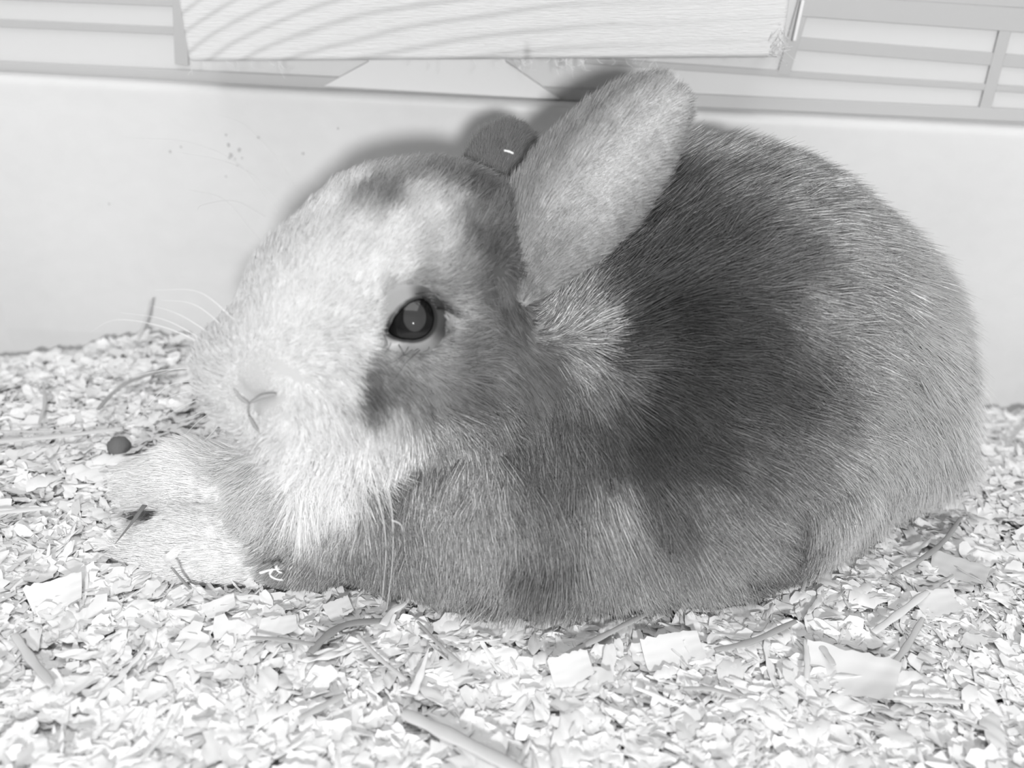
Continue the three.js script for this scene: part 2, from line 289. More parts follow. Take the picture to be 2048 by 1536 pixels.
// ------------------------------------------------------------------ ears (grown into the same skin mesh)
function earGeo(Lp, Rp, zL, zR, cup, thick, fold) {
  const n = 30, m = 22, cl = new THREE.CatmullRomCurve3(Lp.map((p, i) => P(p[0], p[1], zL(i / (Lp.length - 1))))), cr = new THREE.CatmullRomCurve3(Rp.map((p, i) => P(p[0], p[1], zR(i / (Rp.length - 1)))));
  const inner = [], pos = [], idx = [], info = [];
  for (let i = 0; i <= n; i++) {
    const a = cl.getPoint(i / n), b = cr.getPoint(i / n), w = a.distanceTo(b) / 2, away = a.clone().add(b).multiplyScalar(0.5).sub(camera.position).normalize();
    const row = [];
    for (let j = 0; j <= m; j++) { const s = j / m * 2 - 1; const dpt = fold ? w * (s < -0.42 ? lerp(0.02, 0.75, smooth(-s, 0.42, 1.0)) : cup * (smooth(s, -0.42, 0.12) - 0.85 * smooth(s, 0.2, 1.0))) : cup * w * (1 - s * s); row.push(a.clone().lerp(b, j / m).addScaledVector(away, dpt)); }
    inner.push(row);
  }
  const nrm = (i, j) => { const u = inner[Math.min(i + 1, n)][j].clone().sub(inner[Math.max(i - 1, 0)][j]), v = inner[i][Math.min(j + 1, m)].clone().sub(inner[i][Math.max(j - 1, 0)]); const k = v.cross(u).normalize(); if (k.dot(CF) > 0) k.negate(); return k; };
  const put = (off) => { for (let i = 0; i <= n; i++) for (let j = 0; j <= m; j++) { const s = j / m * 2 - 1, e = Math.sqrt(Math.max(0, 1 - s ** 4)) * Math.sqrt(Math.max(0, 1 - (i / n) ** 8)); pos.push(...inner[i][j].clone().addScaledVector(nrm(i, j), off * (0.25 + 0.75 * e)).toArray()); info.push([i / n, s, off > 0 ? 1 : -1]); } };
  put(thick / 2); put(-thick / 2);
  const N = (n + 1) * (m + 1);
  // orient by the camera side
  const tri = (a, b, c, o) => { o ? idx.push(a, c, b) : idx.push(a, b, c); };
  for (let i = 0; i < n; i++) for (let j = 0; j < m; j++) { const a = i * (m + 1) + j, b = a + 1, c = a + m + 1, d = c + 1; tri(a, b, c, false); tri(b, d, c, false); tri(N + a, N + b, N + c, true); tri(N + b, N + d, N + c, true); }
  for (let i = 0; i < n; i++) for (const j of [0, m]) { const a = i * (m + 1) + j, c = a + m + 1; tri(a, c, N + a, j !== 0); tri(c, N + c, N + a, j !== 0); }
  for (let j = 0; j < m; j++) for (const i of [0, n]) { const a = i * (m + 1) + j, b = a + 1; tri(a, N + a, b, i !== 0); tri(b, N + a, N + b, i !== 0); }
  const g = new THREE.BufferGeometry(); g.setAttribute('position', new THREE.Float32BufferAttribute(pos, 3)); g.setIndex(idx); g.computeVertexNormals();
  const t = new THREE.Vector3().fromBufferAttribute(g.attributes.normal, Math.floor(n / 2) * (m + 1) + Math.floor(m / 2)); if (t.dot(CF) > 0) { for (let i = 0; i < idx.length; i += 3) [idx[i + 1], idx[i + 2]] = [idx[i + 2], idx[i + 1]]; g.setIndex(idx); g.computeVertexNormals(); }
  g.userData = { info, axis: (i) => inner[clamp(Math.round(i * n), 0, n)][Math.floor(m / 2)] };
  return g;
}
const nearEar = earGeo(
  [[1002, 590], [988, 505], [1008, 412], [1058, 330], [1122, 262], [1190, 208], [1252, 176], [1300, 164], [1336, 168]],
  [[1050, 608], [1130, 556], [1200, 503], [1254, 445], [1296, 386], [1330, 322], [1356, 264], [1370, 218], [1358, 184]],
  (t) => lerp(0.222, 0.252, t), (t) => lerp(0.216, 0.246, t), 0.34, 0.0022, 0.35);
const farEar = earGeo(
  [[890, 440], [915, 368], [934, 320], [955, 286], [978, 264], [1002, 253], [1022, 250]],
  [[1010, 470], [1052, 388], [1066, 338], [1067, 304], [1060, 278], [1048, 262], [1034, 252]],
  (t) => lerp(0.252, 0.272, t), (t) => lerp(0.252, 0.276, t), -0.35, 0.0022, 0);

// ------------------------------------------------------------------ coat pattern with haze and crease shade painted in: anchors on the skin [px, py, tone, angle of the lie, length mm, lift]
const A = [
  // face
  [498, 772, 206, 280, 3, .3], [528, 802, 205, 60, 3, .25], [505, 850, 205, 110, 4, .3],
  [440, 760, 216, 200, 5, .5], [420, 700, 212, 230, 5, .5], [470, 640, 212, 270, 5.5, .5], [520, 540, 210, 275, 6, .5], [560, 480, 208, 280, 6.5, .5], [620, 430, 214, 282, 7, .5], [680, 385, 205, 280, 7.5, .5],
  [500, 720, 210, 280, 3.5, .3], [560, 620, 218, 292, 4.5, .35], [600, 700, 220, 320, 4.5, .3], [640, 540, 220, 298, 5, .3], [700, 460, 212, 300, 6, .35], [690, 620, 222, 310, 4.5, .3], [660, 700, 220, 0, 4.5, .3],
  [720, 390, 130, 285, 7, .4], [750, 400, 120, 290, 7, .4], [735, 425, 160, 290, 6, .4], [800, 350, 140, 285, 8, .5], [870, 345, 130, 290, 8, .5], [760, 345, 165, 280, 8, .5], [940, 380, 105, 300, 8, .4],
  [780, 470, 224, 300, 6, .3], [860, 430, 222, 300, 6, .3], [820, 400, 205, 295, 7, .35], [900, 412, 190, 300, 6, .3], [945, 440, 130, 305, 6, .3], [965, 500, 105, 305, 6, .3], [885, 490, 200, 305, 5, .25], [925, 530, 150, 320, 5, .2], [865, 540, 178, 330, 5, .2], [800, 545, 218, 315, 5, .25], [740, 540, 226, 305, 5, .25],
  [840, 578, 145, 350, 5, .2], [905, 590, 145, 350, 5, .15], [960, 570, 120, 330, 5, .2], [985, 530, 90, 310, 5, .2], [985, 575, 85, 60, 5, .2], [1015, 618, 85, 40, 6, .2], [1050, 648, 110, 30, 8, .2], [740, 640, 215, 330, 4, .2], [720, 690, 224, 10, 4, .2], [775, 600, 170, 310, 4, .2], [730, 580, 224, 310, 5, .25],  // dark tones at the ear base paint in the crease shade
  [905, 640, 190, 5, 4.5, .15], [935, 680, 125, 350, 6, .2], [980, 640, 130, 20, 6, .2], [1000, 600, 110, 60, 6, .2], [960, 720, 135, 5, 6.5, .2], [1040, 690, 115, 25, 7, .25], [1085, 730, 110, 50, 8, .3], [1060, 790, 115, 60, 8, .3], [920, 730, 120, 0, 6, .2],
  [870, 700, 165, 20, 5, .15], [825, 720, 150, 40, 5, .2], [785, 770, 125, 40, 6, .2], [742, 770, 85, 50, 6, .2], [738, 740, 105, 30, 5, .2], [770, 715, 165, 30, 5, .2], [745, 805, 110, 70, 6, .2],
  [850, 800, 135, 40, 7, .25], [930, 800, 112, 35, 8, .25], [1000, 840, 130, 60, 14, .45], [900, 860, 160, 60, 12, .4], [960, 910, 178, 80, 14, .45], [840, 860, 190, 70, 13, .4], [800, 880, 217, 90, 14, .35], [780, 830, 190, 80, 7, .2],
  [690, 770, 222, 40, 5, .25], [640, 850, 228, 70, 6, .3], [710, 870, 226, 80, 8, .3], [600, 790, 222, 60, 5, .25], [740, 860, 222, 85, 8, .3], [700, 720, 220, 25, 5, .2], [560, 780, 218, 120, 4, .3],
  [560, 860, 220, 130, 6, .4], [500, 850, 218, 170, 6, .5], [600, 900, 242, 112, 16, .3], [640, 920, 244, 104, 22, .3], [690, 910, 244, 97, 25, .3], [735, 905, 242, 90, 22, .28], [600, 960, 230, 115, 22, .35], [650, 980, 240, 104, 15, .3], [700, 980, 228, 96, 15, .3], [640, 1030, 205, 105, 12, .3], [560, 1070, 190, 120, 10, .3],
  // chest, forearms
  [470, 920, 222, 160, 10, .4], [540, 960, 226, 150, 12, .35], [520, 1030, 218, 140, 10, .3], [640, 1140, 150, 110, 10, .3], [590, 1110, 165, 120, 10, .3], [560, 1130, 165, 130, 9, .3], [650, 1085, 170, 105, 12, .3], [700, 1090, 140, 100, 11, .3], [720, 1150, 150, 100, 11, .3], [780, 1190, 165, 95, 13, .4], [785, 1000, 130, 80, 11, .25], [770, 1060, 140, 85, 11, .3], [820, 1090, 142, 85, 14, .4], [760, 960, 150, 80, 12, .3], [870, 930, 175, 80, 13, .3], [910, 1000, 150, 90, 14, .4], [900, 1140, 155, 95, 16, .4],
  [400, 1080, 246, 180, 7, .4], [320, 1120, 244, 180, 7, .45], [480, 1110, 246, 185, 7, .4], [370, 940, 244, 180, 7, .4], [300, 960, 238, 180, 7, .45], [450, 955, 235, 180, 7, .3], [400, 1170, 240, 170, 7, .3], [520, 1160, 235, 170, 7, .3],
  // shoulder, back, flank; haze painted into the paler tones to the right
  [1100, 630, 185, 320, 12, .35], [1140, 590, 165, 320, 12, .3], [1140, 660, 178, 340, 12, .35], [1125, 705, 165, 40, 12, .3], [1185, 600, 95, 325, 14, .3], [1195, 690, 90, 10, 14, .3], [1180, 540, 110, 320, 14, .3], [1210, 610, 85, 330, 15, .3], [1100, 560, 150, 320, 10, .3], [1160, 740, 130, 50, 14, .3],
  [1220, 560, 100, 325, 15, .3], [1300, 540, 92, 335, 16, .3], [1300, 430, 100, 325, 16, .3], [1400, 400, 120, 335, 16, .35], [1500, 400, 145, 345, 16, .35], [1400, 310, 150, 325, 15, .45], [1330, 300, 148, 320, 15, .4], [1550, 310, 152, 335, 15, .5], [1650, 380, 162, 350, 15, .5], [1750, 470, 172, 5, 17, .6], [1850, 560, 182, 15, 18, .65], [1500, 520, 112, 355, 16, .3], [1400, 520, 100, 345, 16, .3], [1600, 600, 148, 10, 16, .3], [1650, 690, 150, 22, 16, .3], [1660, 850, 158, 38, 16, .3], [1600, 910, 150, 40, 16, .3], [1720, 700, 166, 25, 16, .3], [1840, 680, 184, 35, 18, .55], [1900, 800, 198, 60, 18, .6], [1800, 850, 184, 45, 17, .45], [1620, 480, 160, 0, 16, .35],
  [1220, 650, 88, 350, 15, .35], [1300, 640, 72, 0, 16, .3], [1400, 640, 84, 5, 16, .3], [1300, 740, 74, 25, 17, .3], [1420, 740, 78, 20, 17, .3], [1530, 760, 92, 22, 17, .3], [1610, 790, 125, 30, 17, .3], [1240, 800, 72, 45, 17, .3], [1180, 800, 88, 60, 17, .3], [1130, 860, 110, 75, 16, .35], [1250, 880, 80, 55, 18, .3], [1350, 860, 80, 40, 18, .3], [1450, 880, 108, 38, 18, .3], [1550, 880, 130, 38, 17, .3], [1720, 850, 172, 40, 16, .3],
  [1190, 950, 150, 75, 20, .35], [1100, 950, 135, 90, 18, .35], [1060, 900, 120, 85, 14, .3], [1280, 970, 105, 62, 20, .3], [1400, 1000, 138, 50, 18, .3], [1500, 1020, 146, 45, 16, .35], [1300, 1080, 140, 65, 18, .35], [1090, 1080, 118, 105, 20, .4], [1200, 1130, 148, 85, 18, .4], [1040, 1170, 155, 105, 18, .45], [1400, 1140, 155, 70, 16, .4], [1530, 1090, 140, 60, 14, .4], [1000, 1080, 150, 100, 16, .35],
  // hind leg; shade painted into the dark notch by the belly
  [1640, 1000, 176, 70, 11, .35], [1740, 950, 186, 65, 13, .4], [1840, 900, 194, 60, 14, .5], [1700, 1030, 186, 80, 12, .45], [1612, 1040, 120, 90, 9, .35], [1585, 1010, 105, 80, 11, .35], [1562, 1075, 92, 80, 10, .35], [1630, 960, 140, 60, 12, .35], [1820, 960, 194, 70, 11, .4],
];
const bp = bodyGeo.attributes.position, bn = bodyGeo.attributes.normal, NV = bp.count;
const proj = new Float32Array(NV * 3);
for (let i = 0; i < NV; i++) { const p = V(bp.getX(i), bp.getY(i), bp.getZ(i)), q = project(p), facing = bn.getX(i) * (p.x - camera.position.x) + bn.getY(i) * (p.y - camera.position.y) + bn.getZ(i) * (p.z - camera.position.z) < 0; proj.set([q[0], q[1], facing ? q[2] : 9], i * 3); }
function skinAt(px, py) {   // nearest skin vertex along a line of sight
  let best = -1, bd = 1e9;
  for (let i = 0; i < NV; i++) { const e = Math.hypot(proj[i * 3] - px, proj[i * 3 + 1] - py), s = (e < 14 ? 0 : (e - 14) * 0.004) + proj[i * 3 + 2]; if (s < bd) { bd = s; best = i; } }
  return best;
}
const anchors = A.map(([px, py, tone, ang, len, lift]) => { const i = skinAt(px, py), a = ang * Math.PI / 180; return { p: V(bp.getX(i), bp.getY(i), bp.getZ(i)), d: CR.clone().multiplyScalar(Math.cos(a)).addScaledVector(CU, -Math.sin(a)), tone: tone < 150 && len > 7.5 ? tone - (150 - tone) * 0.22 : tone, len: len / 1000, lift }; });
const fTone = new Float32Array(NV), fLen = new Float32Array(NV), fLift = new Float32Array(NV), fDir = new Float32Array(NV * 3);
for (let i = 0; i < NV; i++) {
  const x = bp.getX(i), y = bp.getY(i), z = bp.getZ(i); let w = 0, t = 0, l = 0, u = 0, dx = 0, dy = 0, dz = 0;
  for (const a of anchors) { const d2 = (x - a.p.x) ** 2 + (y - a.p.y) ** 2 + (z - a.p.z) ** 2 + 2e-6, k = 1 / (d2 * d2); w += k; t += k * a.tone; l += k * a.len; u += k * a.lift; dx += k * a.d.x; dy += k * a.d.y; dz += k * a.d.z; }
  fTone[i] = t / w; fLen[i] = l / w; fLift[i] = u / w; fDir.set([dx / w, dy / w, dz / w], i * 3);
}

// ------------------------------------------------------------------ the eye: where it sits
const noseP = (() => { const i = skinAt(500, 780); return V(bp.getX(i), bp.getY(i), bp.getZ(i)); })();
const eyeR = CR.clone().addScaledVector(eyeAxis, -CR.dot(eyeAxis)).normalize(), eyeU = eyeAxis.clone().cross(eyeR).normalize();
const OPEN = (() => { // opening of the lids: an almond leaning to the inner corner, as radius over the angle round the eye axis
  const w = eyeC.clone().addScaledVector(eyeAxis, ER * 0.8).sub(camera.position).dot(CF) / F;
  const pts = [[776, 664], [784, 646], [797, 626], [812, 611], [828, 601], [845, 597], [858, 606], [866, 622], [868, 641], [863, 659], [851, 672], [834, 679], [815, 679], [796, 676], [784, 671]].map(([x, y]) => { const dx = (x - EYE_PX[0]) * w * 1.0, dy = -(y - EYE_PX[1]) * w; return [(Math.atan2(dy, dx) + 6.2832) % 6.2832, Math.hypot(dx, dy)]; }).sort((a, b) => a[0] - b[0]);
  return (a) => { a = ((a % 6.2832) + 6.2832) % 6.2832; const n = pts.length; for (let i = 0; i < n; i++) { const p = pts[i], q = pts[(i + 1) % n], a0 = p[0], a1 = q[0] + (i === n - 1 ? 6.2832 : 0), x = a < a0 && i === n - 1 ? a + 6.2832 : a; if (x >= a0 && x <= a1) return lerp(p[1], q[1], (x - a0) / (a1 - a0)); } return pts[0][1]; };
})();

// ------------------------------------------------------------------ rabbit assembly
const rabbit = new THREE.Group();
const skinMat = new THREE.MeshStandardMaterial({ vertexColors: true, roughness: 0.9, metalness: 0 });
{
  const col = new Float32Array(NV * 3);
  for (let i = 0; i < NV; i++) { const c = lin(fTone[i]) * 0.66; col.set([c, c, c], i * 3); }
  bodyGeo.setAttribute('color', new THREE.BufferAttribute(col, 3));
  const ears = [[nearEar, 1], [farEar, 0]].map(([g, near]) => {
    const info = g.userData.info, c = new Float32Array(info.length * 3);
    info.forEach(([t, s, side], i) => { let v = near && side > 0 ? lerp(lerp(200, 150, smooth(-s, 0.3, 0.6)), 150, smooth(s, 0.6, 1)) : 120; v = lin(v); c.set([v, v, v], i * 3); });
    g.setAttribute('color', new THREE.BufferAttribute(c, 3)); return g;
  });
  const g = mergeGeometries([bodyGeo, ...ears].map((q) => { const c = q.clone(); c.userData = {}; return c; }));
  part(rabbit, g, skinMat, 'body');
}
// hair tufts
function tuftGeo(n, sides, rings, spread, rad, bend, fan, hairVar, tipLight, rootDark, lenVar = 0.4) {   // x runs along the hair (unit length), y away from the skin (units of 1 cm)
  const gs = [];
  for (let h = 0; h < n; h++) {
    const ra = rnd() * 6.283, rd = Math.sqrt(rnd()) * spread, x0 = Math.cos(ra) * rd, z0 = Math.sin(ra) * rd, L = 1 - lenVar * rnd(), b = bend * rr(0.4, 1.5), fz = gauss() * fan, fy = Math.abs(gauss()) * fan * 0.5, cz = gauss() * fan * 0.8;
    const pos = [], col = [], idx = [], v = hairVar > 0.3 ? (rnd() < 0.30 ? rr(1.5, 2.5) : rr(0.48, 0.9)) : 1 + hairVar * (rnd() * 2 - 1);
    for (let i = 0; i <= rings; i++) {
      const t = i / rings, x = t * L + x0 * 0.3, y = fy * t - b * t * t + 0.0, z = z0 + fz * t + cz * t * t, r = rad * (t < 0.05 ? 0.8 : 1 - 0.85 * t * t);
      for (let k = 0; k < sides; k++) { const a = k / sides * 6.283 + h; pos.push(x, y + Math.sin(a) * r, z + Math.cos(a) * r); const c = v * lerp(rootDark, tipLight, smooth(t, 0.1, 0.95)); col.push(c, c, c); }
    }
    for (let i = 0; i < rings; i++) for (let k = 0; k < sides; k++) { const a = i * sides + k, b2 = i * sides + (k + 1) % sides; idx.push(a, b2, a + sides, b2, b2 + sides, a + sides); }
    const g = new THREE.BufferGeometry(); g.setAttribute('position', new THREE.Float32BufferAttribute(pos, 3)); g.setAttribute('color', new THREE.Float32BufferAttribute(col, 3)); g.setIndex(idx); g.computeVertexNormals(); gs.push(g);
  }
  return mergeGeometries(gs);
}
const hairMat = new THREE.MeshStandardMaterial({ vertexColors: true, roughness: 0.55, metalness: 0 });
class Coat {
  constructor(name, label, geo) { this.name = name; this.label = label; this.geo = geo; this.m = []; this.c = []; }
  add(p, X, N, L, S, tone) {   // X: lie of the hair, N: away from the skin
    const Z = X.clone().cross(N).normalize(), Y = Z.clone().cross(X).normalize();
    const f = rnd() < 0.5 ? -1 : 1;
    this.m.push(X.x * L, X.y * L, X.z * L, 0, Y.x * S, Y.y * S, Y.z * S, 0, Z.x * S * f, Z.y * S * f, Z.z * S * f, 0, p.x, p.y, p.z, 1); this.c.push(tone);
  }
  build(parent) {
    const n = this.c.length, im = new THREE.InstancedMesh(this.geo, hairMat, n); im.instanceMatrix.array.set(this.m);
    const col = new Float32Array(n * 3); for (let i = 0; i < n; i++) col[i * 3] = col[i * 3 + 1] = col[i * 3 + 2] = this.c[i];
    im.instanceColor = new THREE.InstancedBufferAttribute(col, 3);
    im.name = this.name; im.userData.label = this.label; im.userData.kind = 'stuff'; im.castShadow = im.receiveShadow = true; parent.add(im);
    console.log(this.name, n);
  }
}
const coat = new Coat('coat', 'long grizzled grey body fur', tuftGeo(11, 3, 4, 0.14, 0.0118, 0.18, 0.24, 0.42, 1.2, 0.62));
const rump = new Coat('hazy_rump_fur', 'soft fur of the rump and hind leg with haze painted into its pale tone', tuftGeo(11, 3, 4, 0.14, 0.0112, 0.20, 0.28, 0.2, 1.1, 0.82));  // paler tones and low contrast paint haze into this coat
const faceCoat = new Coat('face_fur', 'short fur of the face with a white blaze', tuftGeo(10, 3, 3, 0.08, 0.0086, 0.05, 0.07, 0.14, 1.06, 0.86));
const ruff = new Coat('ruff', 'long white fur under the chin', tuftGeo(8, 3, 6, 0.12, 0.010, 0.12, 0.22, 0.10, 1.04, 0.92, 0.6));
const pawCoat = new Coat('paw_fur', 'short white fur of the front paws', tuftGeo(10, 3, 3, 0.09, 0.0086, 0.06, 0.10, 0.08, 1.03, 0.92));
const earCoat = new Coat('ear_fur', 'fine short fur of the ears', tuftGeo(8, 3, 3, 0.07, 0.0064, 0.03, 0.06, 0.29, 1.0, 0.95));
const GAIN = 1.16;
{
  const ix = bodyGeo.index.array, a = V(), b = V(), c = V(), p = V(), n = V(), d = V(), e1 = V(), e2 = V();
  for (let f = 0; f < ix.length; f += 3) {
    const i = ix[f], j = ix[f + 1], k = ix[f + 2];
    a.fromBufferAttribute(bp, i); b.fromBufferAttribute(bp, j); c.fromBufferAttribute(bp, k);
    const area = e1.subVectors(b, a).cross(e2.subVectors(c, a)).length() / 2 * 1e6;
    n.fromBufferAttribute(bn, i).normalize();
    const view = d.subVectors(a, camera.position).normalize().dot(n), len = fLen[i];
    if (n.y < -0.85) continue;
    let dens = clamp(0.0150 / len, 0.85, 3.4) * (view < 0.25 ? 1 : view < 0.5 ? 0.4 : 0.10);
    let count = area * dens; count = Math.floor(count) + (rnd() < count % 1 ? 1 : 0);
    for (let h = 0; h < count; h++) {
      let u = rnd(), v = rnd(); if (u + v > 1) { u = 1 - u; v = 1 - v; }
      p.copy(a).addScaledVector(b.clone().sub(a), u).addScaledVector(c.clone().sub(a), v);
      const q = p.clone().sub(eyeC), qa = q.dot(eyeAxis), qr = Math.hypot(q.dot(eyeR), q.dot(eyeU)), ang = (Math.atan2(q.dot(eyeU), q.dot(eyeR)) + 6.283) % 6.283;
      if (qa > -0.004 && qr < Math.max(OPEN(ang) + 0.0005, 0.0057) + 0.0034 * Math.exp(-(((ang - 3.5) / 0.5) ** 2)) + 0.0008 * Math.max(0, Math.cos(ang))) continue;
      d.set(fDir[i * 3], fDir[i * 3 + 1], fDir[i * 3 + 2]);
      const cl = noise(p.x * 130, p.y * 130, p.z * 130), cl2 = noise(p.x * 130 + 40, p.y * 130, p.z * 130), cl3 = noise(p.x * 320, p.y * 320, p.z * 320);
      const wild = smooth(len, 0.004, 0.014);
      d.addScaledVector(CR, (cl * 0.55 + gauss() * 0.28) * (0.35 + 0.65 * wild)).addScaledVector(CU, (cl2 * 0.55 + gauss() * 0.28) * (0.35 + 0.65 * wild));
      d.addScaledVector(n, -d.dot(n)).normalize();
      const lift = clamp(fLift[i] * 0.95 + gauss() * (0.10 + 0.10 * wild) + cl3 * 0.12, 0.06, 1.1);
      d.addScaledVector(n, lift).normalize();
      // near the lids the fur keeps flat and short
      const nearEye = clamp((qr - OPEN(ang)) / 0.006, 0, 1), nearNose = clamp((p.distanceTo(noseP) - 0.0025) / 0.008, 0, 1);
      const tone0 = fTone[i] + (cl * 16 + cl3 * 10) * wild;
      let tone = lin(clamp(tone0, 30, 244)) * GAIN * (1 + gauss() * 0.05); 
      if (tone0 < 170) tone *= 1 + gauss() * (len > 0.0085 ? 0.12 : 0.26);
      let L = len * rr(0.75, 1.2) * lerp(0.45, 1, nearEye) * lerp(0.35, 1, nearNose);
      const white = smooth(fTone[i], 185, 210);
      const [sx] = project(p);
      let C = coat, S = 0.010;
      if (len < 0.0092) C = sx < 600 && project(p)[1] > 885 ? pawCoat : faceCoat;
      else if (white > 0.5 && sx < 800) C = ruff;
      else if (rnd() < smooth(fTone[i], 148, 178) && sx > 1250) C = rump;
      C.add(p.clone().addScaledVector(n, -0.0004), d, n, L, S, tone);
    }
  }
  // ears
  for (const [g, near] of [[nearEar, 1], [farEar, 0]]) {
    const info = g.userData.info, ps = g.attributes.position, ns = g.attributes.normal, gi = g.index.array, axis = g.userData.axis;
    for (let f = 0; f < gi.length; f += 3) {
      const i = gi[f]; a.fromBufferAttribute(ps, i); b.fromBufferAttribute(ps, gi[f + 1]); c.fromBufferAttribute(ps, gi[f + 2]); n.fromBufferAttribute(ns, i).normalize();
      const area = e1.subVectors(b, a).cross(e2.subVectors(c, a)).length() / 2 * 1e6, [t, s, side] = info[i];
      const bare = near && side > 0 ? smooth(1 - Math.abs(s - 0.12), 0.45, 0.75) * smooth(t, 0.25, 0.4) * (1 - smooth(t, 0.75, 0.95)) : 0;
      let count = area * (near ? (side > 0 ? lerp(6, 4, bare) : 1.5) : 3); count = Math.floor(count) + (rnd() < count % 1 ? 1 : 0);
      const fwd = axis(t + 0.06).clone().sub(axis(t - 0.04)).normalize();
      const out = e1.copy(a).sub(axis(t)); out.addScaledVector(fwd, -out.dot(fwd)).normalize();
      for (let h = 0; h < count; h++) {
        let u = rnd(), v = rnd(); if (u + v > 1) { u = 1 - u; v = 1 - v; }
        p.copy(a).addScaledVector(b.clone().sub(a), u).addScaledVector(c.clone().sub(a), v);
        const edge = Math.abs(s);
        d.copy(fwd).addScaledVector(out, s < 0 ? 0.35 * edge : 0.9 * edge).addScaledVector(CR, gauss() * 0.12).addScaledVector(CU, gauss() * 0.12);
        if (near && side > 0 && t > 0.3) d.addScaledVector(CR, s > -0.3 ? 0.5 : 0);
        d.addScaledVector(n, -d.dot(n)).normalize(); d.addScaledVector(n, 0.28 + 0.1 * gauss()).normalize();
        let tn = near ? 125 : 122;
        if (near && side > 0) {
          tn = lerp(204, 160, smooth(-s, 0.28, 0.6)); tn = lerp(tn, 150, smooth(s, 0.62, 1.0)); tn = lerp(tn, 168, 1 - smooth(t, 0.10, 0.30)); tn = lerp(tn, 176, smooth(t, 0.86, 1) * 0.7);
          tn += 16 * noise(t * 14, s * 9, 3) * (1 - bare) + gauss() * lerp(32, 7, bare);
        }
        const L = near ? lerp(lerp(0.0042, 0.0016, bare), 0.0034, smooth(t, 0.7, 1)) * rr(0.7, 1.2) * (side > 0 && s < -0.35 ? 1.6 : 1) : 0.0042 * rr(0.6, 1.3);
        earCoat.add(p, d, n, L, 0.010, lin(tn) * GAIN * (1 + gauss() * 0.06));
      }
    }
  }
}
for (const C of [coat, rump, faceCoat, ruff, pawCoat, earCoat]) C.build(rabbit);

